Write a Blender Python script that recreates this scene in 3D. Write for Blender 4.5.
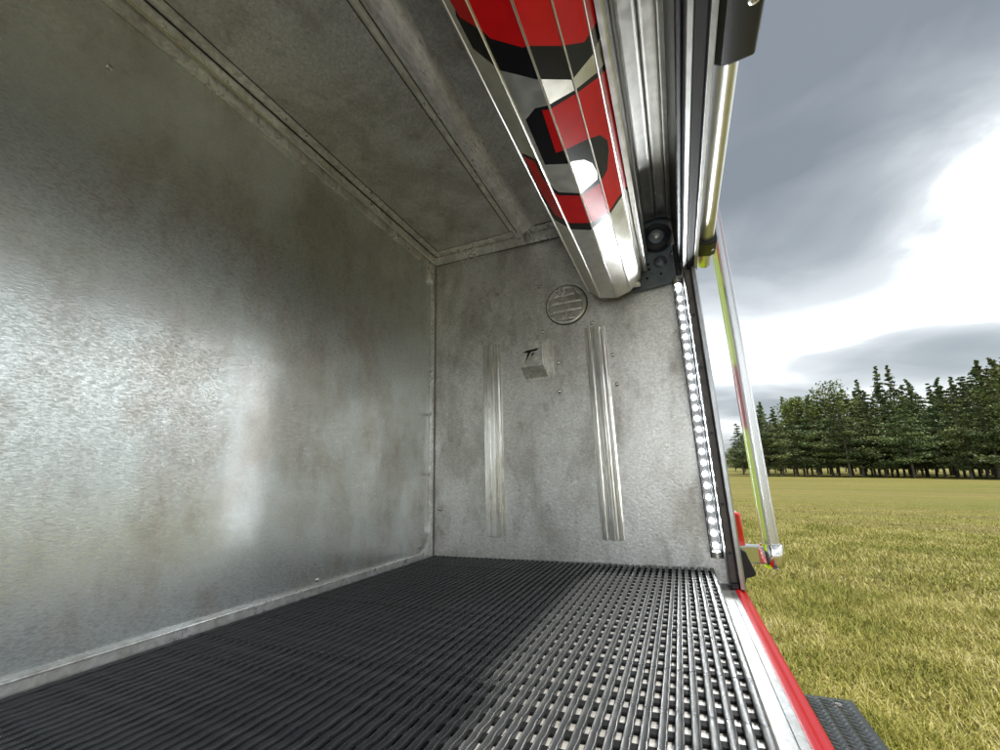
import bpy, bmesh, math, random
import numpy as np
from mathutils import Vector, Matrix
from mathutils.geometry import delaunay_2d_cdt

for o in list(bpy.data.objects):
    bpy.data.objects.remove(o, do_unlink=True)
scene = bpy.context.scene
COL = scene.collection
rnd = random.Random(7)
npr = np.random.default_rng(11)

# ------------------------------------------------------------------ camera
# truck frame: x outward through the door, y along the body, z up, measured from the lens
F = 417.45                                   # focal length in photo pixels (1000 wide)
RT = np.array([[0.9216552, -0.12053749, -0.36881214],
               [0.38688906, 0.21329424, 0.89711895],
               [-0.02947096, -0.96952374, 0.24321839]])      # truck <- camera (right, down, forward)
H = 1.05                                     # lens above the ground
def nrm(v):
    v = np.array(v, float); return v / np.linalg.norm(v)
def ray(px, py): return RT @ nrm([px - 500, py - 375, F])
HORIZON = 466.5
up = nrm(np.cross(RT @ np.array([1, 0, 0.]), RT @ nrm([0, HORIZON - 375, F])))   # true vertical in the truck frame
if up[2] < 0: up = -up
Yw = np.array([0, 1., 0]); Yw = nrm(Yw - up * Yw.dot(up)); Xw = np.cross(Yw, up)
M3 = np.array([Xw, Yw, up])                  # world <- truck
MW = Matrix([list(r) for r in M3]).to_4x4()
CAMW = M3 @ np.array([0, 0, H])
cam = bpy.data.cameras.new('camera')
cam.sensor_width = 36.0; cam.lens = F / 1000 * 36.0
cam.clip_start = 0.01; cam.clip_end = 3000
camo = bpy.data.objects.new('camera', cam); COL.objects.link(camo)
cr = M3 @ RT @ np.array([1, 0, 0.]); cu = M3 @ RT @ np.array([0, -1., 0]); cb = M3 @ RT @ np.array([0, 0, -1.])
camo.matrix_world = Matrix(((cr[0], cu[0], cb[0], CAMW[0]), (cr[1], cu[1], cb[1], CAMW[1]), (cr[2], cu[2], cb[2], CAMW[2]), (0, 0, 0, 1)))
scene.camera = camo

# ------------------------------------------------------------------ exposure
scene.render.engine = 'CYCLES'
scene.view_settings.view_transform = 'Standard'
scene.view_settings.look = 'None'
scene.view_settings.gamma = 1.0
scene.view_settings.use_curve_mapping = False
scene.view_settings.exposure = 0.92
scene.cycles.max_bounces = 7
scene.cycles.diffuse_bounces = 4
scene.cycles.glossy_bounces = 5

# ------------------------------------------------------------------ sun and sky
SUN = nrm(M3 @ nrm([0.43, 0.08, 0.90]))
sl = bpy.data.lights.new('sun', 'SUN'); sl.energy = 2.7; sl.angle = math.radians(2.2); sl.color = (1.0, 0.95, 0.87)
so = bpy.data.objects.new('sun', sl); COL.objects.link(so)
so.rotation_euler = Vector(SUN).to_track_quat('Z', 'Y').to_euler()
world = bpy.data.worlds.new('World'); scene.world = world; world.use_nodes = True
wt = world.node_tree; wt.nodes.clear()
def N(t, kind, **kw):
    n = t.nodes.new(kind)
    for k, v in kw.items():
        if k.startswith('i_'):
            n.inputs[k[2:].replace('_', ' ')].default_value = v
        else: setattr(n, k, v)
    return n
def math_n(t, op, a, b=None, c=None, clamp=False):
    n = t.nodes.new('ShaderNodeMath'); n.operation = op; n.use_clamp = clamp
    for i, v in enumerate((a, b, c)):
        if v is None: continue
        if isinstance(v, (int, float)): n.inputs[i].default_value = v
        else: t.links.new(v, n.inputs[i])
    return n.outputs[0]
def mixc(t, fac, a, b, mode='MIX'):
    n = t.nodes.new('ShaderNodeMix'); n.data_type = 'RGBA'; n.blend_type = mode
    for s, v in ((0, fac), (6, a), (7, b)):
        if isinstance(v, (int, float)): n.inputs[s].default_value = v
        elif isinstance(v, tuple): n.inputs[s].default_value = v if len(v) == 4 else v + (1,)
        else: t.links.new(v, n.inputs[s])
    return n.outputs[2]
def ramp(t, fac, stops):
    n = t.nodes.new('ShaderNodeValToRGB'); t.links.new(fac, n.inputs[0])
    el = n.color_ramp.elements
    while len(el) > len(stops): el.remove(el[-1])
    while len(el) < len(stops): el.new(0.5)
    for e, (p, c) in zip(el, stops):
        e.position = p; e.color = c if len(c) == 4 else tuple(c) + (1,)
    return n.outputs[0]
def maprange(t, v, a, b, c=0.0, d=1.0, smooth=True):
    n = t.nodes.new('ShaderNodeMapRange'); n.interpolation_type = 'SMOOTHSTEP' if smooth else 'LINEAR'
    t.links.new(v, n.inputs[0])
    for i, x in enumerate((a, b, c, d)): n.inputs[i + 1].default_value = x
    return n.outputs[0]
sky = N(wt, 'ShaderNodeTexSky', sky_type='NISHITA', sun_disc=False)
sky.sun_elevation = math.asin(SUN[2]); sky.sun_rotation = math.atan2(SUN[0], SUN[1])
tc = N(wt, 'ShaderNodeTexCoord')
nv = N(wt, 'ShaderNodeVectorMath', operation='NORMALIZE'); wt.links.new(tc.outputs['Generated'], nv.inputs[0])
sx = N(wt, 'ShaderNodeSeparateXYZ'); wt.links.new(nv.outputs[0], sx.inputs[0])
zz = math_n(wt, 'ADD', math_n(wt, 'MAXIMUM', sx.outputs[2], 0.0), 0.16)
cx = N(wt, 'ShaderNodeCombineXYZ')
wt.links.new(math_n(wt, 'DIVIDE', sx.outputs[0], zz), cx.inputs[0])
wt.links.new(math_n(wt, 'DIVIDE', sx.outputs[1], zz), cx.inputs[1])
cx.inputs[2].default_value = 0.0
mp = N(wt, 'ShaderNodeMapping'); mp.inputs['Location'].default_value = (3.1, 0.4, 0.0); mp.inputs['Scale'].default_value = (1.0, 1.0, 1.0)
wt.links.new(cx.outputs[0], mp.inputs[0])
n1 = N(wt, 'ShaderNodeTexNoise'); n1.inputs['Scale'].default_value = 0.62; n1.inputs['Detail'].default_value = 4.0; n1.inputs['Roughness'].default_value = 0.42; n1.inputs['Distortion'].default_value = 0.35
wt.links.new(mp.outputs[0], n1.inputs['Vector'])
n2 = N(wt, 'ShaderNodeTexNoise'); n2.inputs['Scale'].default_value = 2.1; n2.inputs['Detail'].default_value = 5.0; n2.inputs['Roughness'].default_value = 0.5; n2.inputs['Distortion'].default_value = 0.6
wt.links.new(mp.outputs[0], n2.inputs['Vector'])
dens = math_n(wt, 'ADD', math_n(wt, 'MULTIPLY', n1.outputs[0], 0.70), math_n(wt, 'MULTIPLY', n2.outputs[0], 0.30))
bright = maprange(wt, dens, 0.38, 0.62)
def cloud_spot(px, py, k, amt):
    # a thin place in the cloud deck, at a direction of the sky
    d = M3 @ ray(px, py)
    dt = N(wt, 'ShaderNodeVectorMath', operation='DOT_PRODUCT'); wt.links.new(nv.outputs[0], dt.inputs[0]); dt.inputs[1].default_value = tuple(d)
    wob = math_n(wt, 'MULTIPLY', math_n(wt, 'SUBTRACT', n2.outputs[0], 0.5), 2.2)
    e = math_n(wt, 'ADD', math_n(wt, 'MULTIPLY', math_n(wt, 'SUBTRACT', dt.outputs['Value'], 1.0), k), wob)
    return math_n(wt, 'MULTIPLY', math_n(wt, 'EXPONENT', math_n(wt, 'MINIMUM', e, 0.0)), amt)
SPOTS = [(1020, 185, 60, 0.80), (905, 246, 120, -0.22), (880, 100, 22, -0.28), (955, 354, 240, -0.24), (790, 374, 200, -0.20)]
# bright slot of sky low over the horizon, all the way round, with a ragged edge
zs = math_n(wt, 'ADD', sx.outputs[2], math_n(wt, 'MULTIPLY', math_n(wt, 'SUBTRACT', n1.outputs[0], 0.5), 0.22))
bz = math_n(wt, 'DIVIDE', math_n(wt, 'SUBTRACT', zs, 0.255), 0.080)
slot = math_n(wt, 'MULTIPLY', math_n(wt, 'EXPONENT', math_n(wt, 'MULTIPLY', math_n(wt, 'MULTIPLY', bz, bz), -1.0)), 0.46)
low = maprange(wt, sx.outputs[2], 0.38, 0.06, 0.0, 0.34)
tot = math_n(wt, 'ADD', math_n(wt, 'ADD', math_n(wt, 'MULTIPLY', bright, 0.52), slot), low)
for s_ in SPOTS: tot = math_n(wt, 'ADD', tot, cloud_spot(*s_))
tot = math_n(wt, 'MAXIMUM', tot, 0.0, clamp=True)
cloud = ramp(wt, tot, [(0.0, (0.118, 0.132, 0.142)), (0.30, (0.215, 0.233, 0.243)), (0.62, (0.39, 0.412, 0.420)), (0.85, (0.75, 0.77, 0.77)), (1.0, (1.05, 1.08, 1.07))])
skyc = N(wt, 'ShaderNodeVectorMath', operation='SCALE'); wt.links.new(sky.outputs[0], skyc.inputs[0]); skyc.inputs['Scale'].default_value = 0.10
full = mixc(wt, 0.92, skyc.outputs[0], cloud)
bg = N(wt, 'ShaderNodeBackground'); bg.inputs['Strength'].default_value = 1.15
wo = N(wt, 'ShaderNodeOutputWorld')
wt.links.new(full, bg.inputs[0]); wt.links.new(bg.outputs[0], wo.inputs[0])

# ------------------------------------------------------------------ materials
def mat(name):
    m = bpy.data.materials.new(name); m.use_nodes = True
    t = m.node_tree; b = t.nodes['Principled BSDF']
    return m, t, b
def plain(name, col, rough=0.5, metal=0.0, coat=0.0, spec=0.5, bump=0.0, bscale=200.0, var=0.0, vscale=30.0, rvar=0.0):
    m, t, b = mat(name)
    b.inputs['Base Color'].default_value = tuple(col) + (1,)
    b.inputs['Roughness'].default_value = rough; b.inputs['Metallic'].default_value = metal
    b.inputs['Specular IOR Level'].default_value = spec
    b.inputs['Coat Weight'].default_value = coat; b.inputs['Coat Roughness'].default_value = 0.06
    co = N(t, 'ShaderNodeTexCoord')
    if var or rvar:
        n = N(t, 'ShaderNodeTexNoise'); n.inputs['Scale'].default_value = vscale; n.inputs['Detail'].default_value = 5.0
        t.links.new(co.outputs['Object'], n.inputs['Vector'])
        if var:
            f = maprange(t, n.outputs[0], 0.3, 0.7)
            t.links.new(mixc(t, f, tuple(c * (1 - var) for c in col), tuple(min(1, c * (1 + var)) for c in col)), b.inputs['Base Color'])
        if rvar:
            t.links.new(maprange(t, n.outputs[0], 0.3, 0.7, max(0.02, rough - rvar), rough + rvar), b.inputs['Roughness'])
    if bump:
        n = N(t, 'ShaderNodeTexNoise'); n.inputs['Scale'].default_value = bscale; n.inputs['Detail'].default_value = 3.0
        t.links.new(co.outputs['Object'], n.inputs['Vector'])
        bp = N(t, 'ShaderNodeBump'); bp.inputs['Strength'].default_value = bump; bp.inputs['Distance'].default_value = 0.001
        t.links.new(n.outputs[0], bp.inputs['Height']); t.links.new(bp.outputs[0], b.inputs['Normal'])
    return m
def aluminium(name, base=0.6, rough=0.36, stretch=(60, 60, 60), bump=0.5, stain=0.6, warm=(1, 0.993, 0.965), seed=0.0, scale2=9.0, metal=0.88, sharp=None, mottle=0.0):
    """swirl-sanded sheet: fine short scratches, water stains and hand smudges"""
    m, t, b = mat(name)
    b.inputs['Metallic'].default_value = metal
    co = N(t, 'ShaderNodeTexCoord')
    mp = N(t, 'ShaderNodeMapping'); mp.inputs['Scale'].default_value = stretch; mp.inputs['Rotation'].default_value = (0.5, 0.35, 0.6); mp.inputs['Location'].default_value = (seed, seed * 2, seed)
    t.links.new(co.outputs['Object'], mp.inputs[0])
    g = N(t, 'ShaderNodeTexNoise'); g.inputs['Scale'].default_value = 5.0; g.inputs['Detail'].default_value = 4.0; g.inputs['Roughness'].default_value = 0.6; g.inputs['Distortion'].default_value = 0.8
    t.links.new(mp.outputs[0], g.inputs['Vector'])
    mp2 = N(t, 'ShaderNodeMapping'); mp2.inputs['Location'].default_value = (seed * 3 + 2, seed, 1.0); mp2.inputs['Scale'].default_value = (1.0, 1.0, 0.55)
    t.links.new(co.outputs['Object'], mp2.inputs[0])
    st = N(t, 'ShaderNodeTexNoise'); st.inputs['Scale'].default_value = scale2; st.inputs['Detail'].default_value = 6.0; st.inputs['Roughness'].default_value = 0.62; st.inputs['Distortion'].default_value = 0.3
    t.links.new(mp2.outputs[0], st.inputs['Vector'])
    sm = N(t, 'ShaderNodeTexNoise'); sm.inputs['Scale'].default_value = scale2 * 3.3; sm.inputs['Detail'].default_value = 3.0
    t.links.new(mp2.outputs[0], sm.inputs['Vector'])
    # vertical drip marks
    mp3 = N(t, 'ShaderNodeMapping'); mp3.inputs['Scale'].default_value = (26, 26, 2.2); mp3.inputs['Location'].default_value = (seed, 0, 0)
    t.links.new(co.outputs['Object'], mp3.inputs[0])
    dr = N(t, 'ShaderNodeTexNoise'); dr.inputs['Scale'].default_value = 1.0; dr.inputs['Detail'].default_value = 4.0
    t.links.new(mp3.outputs[0], dr.inputs['Vector'])
    f1 = maprange(t, st.outputs[0], 0.40, 0.66)
    f2 = maprange(t, sm.outputs[0], 0.60, 0.70)
    f3 = maprange(t, dr.outputs[0], 0.55, 0.72)
    c1 = tuple(base * w for w in warm); c0 = tuple(base * (1 - 0.42 * stain) * w for w in (1, 0.97, 0.90))
    col = mixc(t, f1, c1, c0)
    col = mixc(t, math_n(t, 'MULTIPLY', math_n(t, 'MULTIPLY', f2, math_n(t, 'ADD', math_n(t, 'MULTIPLY', f1, 0.65), 0.35)), 0.85 * stain), col, (base * 0.45, base * 0.43, base * 0.38))
    col = mixc(t, math_n(t, 'MULTIPLY', f3, 0.22 * stain), col, (base * 0.55, base * 0.54, base * 0.50))
    gr = maprange(t, g.outputs[0], 0.25, 0.75, 0.66, 1.26, smooth=False)
    vs = N(t, 'ShaderNodeVectorMath', operation='SCALE'); t.links.new(col, vs.inputs[0]); t.links.new(gr, vs.inputs['Scale'])
    colo = vs.outputs[0]
    if mottle:                      # oxide blotches and hand marks, with ragged edges
        mo = N(t, 'ShaderNodeTexNoise'); mo.inputs['Scale'].default_value = 1.0; mo.inputs['Detail'].default_value = 5.0; mo.inputs['Roughness'].default_value = 0.7; mo.inputs['Distortion'].default_value = 0.5
        mpm = N(t, 'ShaderNodeMapping'); mpm.inputs['Scale'].default_value = (70, 58, 40); mpm.inputs['Location'].default_value = (seed, 0, seed)
        t.links.new(co.outputs['Object'], mpm.inputs[0]); t.links.new(mpm.outputs[0], mo.inputs['Vector'])
        fm = math_n(t, 'MULTIPLY', maprange(t, mo.outputs[0], 0.40, 0.68), math_n(t, 'ADD', math_n(t, 'MULTIPLY', f1, 0.7), 0.3))
        colo = mixc(t, math_n(t, 'MULTIPLY', fm, mottle), colo, (base * 0.30, base * 0.29, base * 0.25))
    t.links.new(colo, b.inputs['Base Color'])
    r = math_n(t, 'ADD', maprange(t, st.outputs[0], 0.3, 0.7, rough - 0.03, rough + 0.07), math_n(t, 'MULTIPLY', math_n(t, 'SUBTRACT', g.outputs[0], 0.5), 0.14))
    t.links.new(r, b.inputs['Roughness'])
    bp = N(t, 'ShaderNodeBump'); bp.inputs['Strength'].default_value = bump; bp.inputs['Distance'].default_value = 0.0012
    t.links.new(g.outputs[0], bp.inputs['Height']); t.links.new(bp.outputs[0], b.inputs['Normal'])
    if sharp:                       # the rolled surface still glints between the sanding marks
        b2 = N(t, 'ShaderNodeBsdfPrincipled'); b2.inputs['Metallic'].default_value = 1.0
        t.links.new(colo, b2.inputs['Base Color']); t.links.new(bp.outputs[0], b2.inputs['Normal'])
        t.links.new(math_n(t, 'ADD', math_n(t, 'MULTIPLY', r, 0.0), maprange(t, st.outputs[0], 0.3, 0.7, sharp[0] - 0.02, sharp[0] + 0.05)), b2.inputs['Roughness'])
        mx = N(t, 'ShaderNodeMixShader'); t.links.new(maprange(t, g.outputs[0], 0.35, 0.65, sharp[1] - 0.25, sharp[1] + 0.25), mx.inputs[0])
        t.links.new(b.outputs[0], mx.inputs[1]); t.links.new(b2.outputs[0], mx.inputs[2])
        t.links.new(mx.outputs[0], t.nodes['Material Output'].inputs[0])
    return m
M_wall = aluminium('sanded aluminium back', 0.77, 0.46, (66, 36, 118), 0.10, 0.45, (0.95, 1.0, 0.985), seed=1.3, metal=0.70, sharp=(0.13, 0.36), mottle=0.34)
M_end = aluminium('sanded aluminium end', 0.82, 0.38, (34, 34, 46), 0.6, 0.7, seed=4.2, metal=0.74, mottle=0.22)
M_ceil = aluminium('mill aluminium ceiling', 0.72, 0.38, (44, 44, 44), 0.3, 0.6, seed=8.8, metal=0.6, mottle=0.15)
M_trim = aluminium('mill aluminium trim', 0.84, 0.30, (20, 20, 20), 0.12, 0.55, seed=2.2, scale2=22.0, metal=0.55)
M_beam = aluminium('extruded beam', 0.88, 0.30, (40, 10, 40), 0.12, 0.45, seed=7.7, scale2=18.0, metal=0.55)
M_sill = aluminium('mill aluminium sill', 0.27, 0.42, (30, 18, 30), 0.12, 0.35, (0.97, 1.0, 1.0), seed=6.1, scale2=16)
M_floor = aluminium('bare floor sheet', 0.62, 0.45, (60, 60, 60), 0.15, 0.3, seed=5.5, metal=0.45)
M_rail = aluminium('extruded rail', 0.95, 0.20, (90, 90, 6), 0.10, 0.35, metal=0.84, seed=3.3, scale2=14)
M_slat = plain('satin anodised slat', (0.66, 0.65, 0.61), 0.40, 1.0, var=0.08, vscale=60, rvar=0.05)
M_slatedge = plain('slat hinge edge', (0.80, 0.79, 0.74), 0.30, 1.0)
M_red = plain('red reflective vinyl', (0.58, 0.006, 0.008), 0.28, 0.0, coat=0.0, spec=0.25, var=0.06, vscale=50)
M_black = plain('black vinyl', (0.008, 0.008, 0.010), 0.26, 0.0, coat=0.0, spec=0.25)
M_paint = plain('red body paint', (0.32, 0.001, 0.007), 0.30, 0.0, coat=0.0, spec=0.22)
M_lime = plain('lime reflective stripe', (0.52, 0.72, 0.02), 0.35, 0.0)
M_blackpl = plain('black plastic', (0.012, 0.013, 0.016), 0.38, bump=0.15, bscale=900)
M_rubber = plain('black rubber', (0.016, 0.016, 0.017), 0.62, bump=0.2, bscale=700)
M_plate = plain('zinc blue gray plate', (0.16, 0.19, 0.21), 0.42, 0.6, var=0.15, vscale=50)
M_track = plain('anodised track', (0.42, 0.43, 0.44), 0.34, 1.0, var=0.12, vscale=30)
M_trackdark = plain('brown track wiper', (0.13, 0.115, 0.105), 0.45, var=0.3, vscale=40)
M_tube = plain('satin aluminium tube', (0.70, 0.69, 0.65), 0.38, 1.0, var=0.05, vscale=40)
M_chrome = plain('polished cast chrome', (0.82, 0.81, 0.78), 0.10, 1.0)
M_grip = plain('ribbed polished aluminium', (0.84, 0.85, 0.86), 0.26, 1.0)
M_tray = plain('lamp tray', (0.03, 0.03, 0.03), 0.4, 0.5)
M_under = plain('matting underbar', (0.008, 0.008, 0.009), 0.75, spec=0.2)
M_screw = plain('stainless rivet', (0.70, 0.69, 0.66), 0.22, 1.0)
M_dark = plain('dark hole', (0.006, 0.006, 0.006), 0.8)
M_redlens = plain('red lamp lens', (0.60, 0.01, 0.012), 0.08, 0.0, coat=1.0)
def mat_mat():
    m, t, b = mat('black vinyl matting')
    b.inputs['Base Color'].default_value = (0.035, 0.037, 0.039, 1); b.inputs['Roughness'].default_value = 0.42
    co = N(t, 'ShaderNodeTexCoord')
    w = N(t, 'ShaderNodeTexWave'); w.bands_direction = 'Y'; w.inputs['Scale'].default_value = 420.0; w.inputs['Distortion'].default_value = 0.4
    t.links.new(co.outputs['Object'], w.inputs['Vector'])
    n = N(t, 'ShaderNodeTexNoise'); n.inputs['Scale'].default_value = 40.0; n.inputs['Detail'].default_value = 6.0
    t.links.new(co.outputs['Object'], n.inputs['Vector'])
    t.links.new(maprange(t, n.outputs[0], 0.3, 0.7, 0.26, 0.44), b.inputs['Roughness'])
    t.links.new(mixc(t, maprange(t, n.outputs[0], 0.45, 0.75), (0.050, 0.054, 0.057), (0.076, 0.078, 0.078)), b.inputs['Base Color'])
    bp = N(t, 'ShaderNodeBump'); bp.inputs['Strength'].default_value = 0.35; bp.inputs['Distance'].default_value = 0.0006
    t.links.new(w.outputs[1], bp.inputs['Height']); t.links.new(bp.outputs[0], b.inputs['Normal'])
    return m
M_mat = mat_mat()
def led_mat():
    m, t, b = mat('lit led')
    b.inputs['Base Color'].default_value = (0.9, 0.9, 0.9, 1)
    b.inputs['Emission Color'].default_value = (0.93, 0.97, 1.0, 1); b.inputs['Emission Strength'].default_value = 420.0
    return m
M_led = led_mat()
def lens_mat():
    m, t, b = mat('clear lens'); t.nodes.remove(b)
    tr = N(t, 'ShaderNodeBsdfTransparent'); gl = N(t, 'ShaderNodeBsdfGlossy'); gl.inputs['Roughness'].default_value = 0.08
    fr = N(t, 'ShaderNodeFresnel'); fr.inputs[0].default_value = 1.45
    mx = N(t, 'ShaderNodeMixShader'); t.links.new(fr.outputs[0], mx.inputs[0]); t.links.new(tr.outputs[0], mx.inputs[1]); t.links.new(gl.outputs[0], mx.inputs[2])
    t.links.new(mx.outputs[0], t.nodes['Material Output'].inputs[0])
    return m
M_lens = lens_mat()

# ------------------------------------------------------------------ mesh helpers (truck frame, heights given from the lens)
class MB:
    def __init__(s): s.v = []; s.f = []; s.m = []
    def add(s, vs, fs, mi=0):
        o = len(s.v); s.v += [tuple(v) for v in vs]; s.f += [tuple(i + o for i in f) for f in fs]; s.m += [mi] * len(fs)
        return s
    def box(s, x0, x1, y0, y1, z0, z1, mi=0):
        vs = [(x, y, z) for x in (x0, x1) for y in (y0, y1) for z in (z0, z1)]
        return s.add(vs, [(0, 1, 3, 2), (4, 6, 7, 5), (0, 4, 5, 1), (2, 3, 7, 6), (0, 2, 6, 4), (1, 5, 7, 3)], mi)
    def prism(s, poly, axis, a, b, mi=0, cap=True):
        """poly of 2-D points in the two other axes (in x,y,z order) extruded from a to b"""
        def P(p, q):
            return {'x': (q, p[0], p[1]), 'y': (p[0], q, p[1]), 'z': (p[0], p[1], q)}[axis]
        n = len(poly); vs = [P(p, a) for p in poly] + [P(p, b) for p in poly]
        fs = [(i, (i + 1) % n, n + (i + 1) % n, n + i) for i in range(n)]
        if cap: fs += [tuple(range(n))[::-1], tuple(range(n, 2 * n))]
        return s.add(vs, fs, mi)
    def tube(s, a, b, r, n=20, mi=0, r2=None, cap=True):
        a = np.array(a, float); b = np.array(b, float); d = nrm(b - a)
        u = nrm(np.cross(d, [0, 0, 1.] if abs(d[2]) < 0.9 else [1., 0, 0])); w = np.cross(d, u)
        r2 = r if r2 is None else r2
        vs = [a + r * (math.cos(t) * u + math.sin(t) * w) for t in np.linspace(0, 2 * math.pi, n, endpoint=False)]
        vs += [b + r2 * (math.cos(t) * u + math.sin(t) * w) for t in np.linspace(0, 2 * math.pi, n, endpoint=False)]
        fs = [(i, (i + 1) % n, n + (i + 1) % n, n + i) for i in range(n)]
        if cap: fs += [tuple(range(n))[::-1], tuple(range(n, 2 * n))]
        return s.add(vs, fs, mi)
    def lathe(s, c, axis, prof, n=28, mi=0):
        """prof: (radius, along-axis) pairs round an axis through c"""
        c = np.array(c, float); d = nrm(axis)
        u = nrm(np.cross(d, [0, 0, 1.] if abs(d[2]) < 0.9 else [1., 0, 0])); w = np.cross(d, u)
        vs = []; k = len(prof)
        for i in range(n):
            t = 2 * math.pi * i / n
            for r, h in prof: vs.append(c + d * h + r * (math.cos(t) * u + math.sin(t) * w))
        fs = [(i * k + j, ((i + 1) % n) * k + j, ((i + 1) % n) * k + j + 1, i * k + j + 1) for i in range(n) for j in range(k - 1)]
        return s.add(vs, fs, mi)
    def build(s, name, mats, parent=None, smooth=False, bevel=0.0, dz=H, label=None):
        me = bpy.data.meshes.new(name)
        me.from_pydata([(x, y, z + dz) for x, y, z in s.v], [], s.f)
        if not isinstance(mats, (list, tuple)): mats = [mats]
        for m in mats: me.materials.append(m)
        me.polygons.foreach_set('material_index', s.m)
        bm = bmesh.new(); bm.from_mesh(me)
        bmesh.ops.recalc_face_normals(bm, faces=bm.faces); bm.to_mesh(me); bm.free()
        if smooth:
            me.polygons.foreach_set('use_smooth', [True] * len(me.polygons))
            me.set_sharp_from_angle(angle=math.radians(40))
        me.update()
        o = bpy.data.objects.new(name, me); COL.objects.link(o)
        if parent: o.parent = parent
        if bevel:
            b = o.modifiers.new('bevel', 'BEVEL'); b.width = bevel; b.segments = 2; b.limit_method = 'ANGLE'; b.angle_limit = math.radians(35)
            me.polygons.foreach_set('use_smooth', [True] * len(me.polygons)); me.set_sharp_from_angle(angle=math.radians(30))
        if label: o['label'] = label
        return o
def twin(o, loc, parent, rot=None):
    c = o.copy(); COL.objects.link(c); c.parent = parent; c.location = loc
    if rot is not None: c.rotation_euler = rot
    return c
def root(name, label, cat, mw=None, group=None):
    e = bpy.data.objects.new(name, None); COL.objects.link(e); e['label'] = label; e['category'] = cat
    e.empty_display_size = 0.1
    if group: e['group'] = group
    if mw is not None: e.matrix_world = mw
    return e
def onplane(px, py, ax, val):
    r = ray(px, py); return r * val / r[ax]

# ------------------------------------------------------------------ ground
def ground_mat():
    m, t, b = mat('mown dry grass field')
    co = N(t, 'ShaderNodeTexCoord')
    def noise(s, d=5, r=0.55, sc=(1, 1, 1), rot=0.0):
        mp = N(t, 'ShaderNodeMapping'); mp.inputs['Scale'].default_value = sc; mp.inputs['Rotation'].default_value = (0, 0, rot); t.links.new(co.outputs['Object'], mp.inputs[0])
        n = N(t, 'ShaderNodeTexNoise'); n.inputs['Scale'].default_value = s; n.inputs['Detail'].default_value = d; n.inputs['Roughness'].default_value = r
        t.links.new(mp.outputs[0], n.inputs['Vector']); return n.outputs[0]
    big = noise(0.16, 5, 0.6, (0.5, 1.6, 1), -0.40)
    swath = noise(0.55, 3, 0.5, (0.10, 1.5, 1), -0.40)
    mid = noise(1.7, 6, 0.65)
    fine = noise(26, 5, 0.75)
    hair = noise(110, 3, 0.7)
    green = mixc(t, maprange(t, big, 0.36, 0.64), (0.225, 0.255, 0.034), (0.390, 0.340, 0.085))
    green = mixc(t, math_n(t, 'MULTIPLY', maprange(t, swath, 0.42, 0.62), 0.75), green, (0.28, 0.215, 0.085))
    patch = noise(0.07, 6, 0.7, (0.35, 2.2, 1), -0.45)
    green = mixc(t, math_n(t, 'MULTIPLY', maprange(t, patch, 0.50, 0.66), 0.55), green, (0.40, 0.345, 0.11))
    dry = noise(5.5, 5, 0.7, (0.5, 1.2, 1), -0.4)
    green = mixc(t, math_n(t, 'MULTIPLY', maprange(t, dry, 0.40, 0.62), 0.55), green, (0.15, 0.155, 0.030))
    col = mixc(t, math_n(t, 'MULTIPLY', maprange(t, mid, 0.50, 0.72), 0.6), green, (0.34, 0.28, 0.12))
    col = mixc(t, maprange(t, fine, 0.30, 0.72), mixc(t, 0.7, col, (0.055, 0.055, 0.014)), col)
    col = mixc(t, math_n(t, 'MULTIPLY', maprange(t, hair, 0.5, 0.75), 0.5), col, (0.42, 0.37, 0.18))
    t.links.new(col, b.inputs['Base Color']); b.inputs['Roughness'].default_value = 0.85
    b.inputs['Specular IOR Level'].default_value = 0.15
    bp = N(t, 'ShaderNodeBump'); bp.inputs['Strength'].default_value = 0.8; bp.inputs['Distance'].default_value = 0.03
    t.links.new(math_n(t, 'ADD', fine, math_n(t, 'MULTIPLY', hair, 0.4)), bp.inputs['Height']); t.links.new(bp.outputs[0], b.inputs['Normal'])
    return m
gm = MB(); gm.add([(-900, -900, 0), (900, -900, 0), (900, 900, 0), (-900, 900, 0)], [(0, 1, 2, 3)])
gnd = gm.build('ground', ground_mat(), dz=0); gnd['kind'] = 'structure'

def grass_mat():
    m, t, b = mat('grass blades')
    at = N(t, 'ShaderNodeAttribute', attribute_name='tint')
    co = N(t, 'ShaderNodeTexCoord')
    n = N(t, 'ShaderNodeTexNoise'); n.inputs['Scale'].default_value = 1.6; n.inputs['Detail'].default_value = 4.0
    t.links.new(co.outputs['Object'], n.inputs['Vector'])
    f = math_n(t, 'ADD', math_n(t, 'MULTIPLY', at.outputs['Fac'], 0.66), math_n(t, 'MULTIPLY', maprange(t, n.outputs[0], 0.36, 0.66), 0.40))
    c = ramp(t, f, [(0.0, (0.115, 0.150, 0.020)), (0.35, (0.270, 0.275, 0.042)), (0.62, (0.420, 0.380, 0.095)), (0.85, (0.58, 0.51, 0.20)), (1.0, (0.72, 0.65, 0.36))])
    t.links.new(c, b.inputs['Base Color']); b.inputs['Roughness'].default_value = 0.6; b.inputs['Specular IOR Level'].default_value = 0.3
    return m
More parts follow.
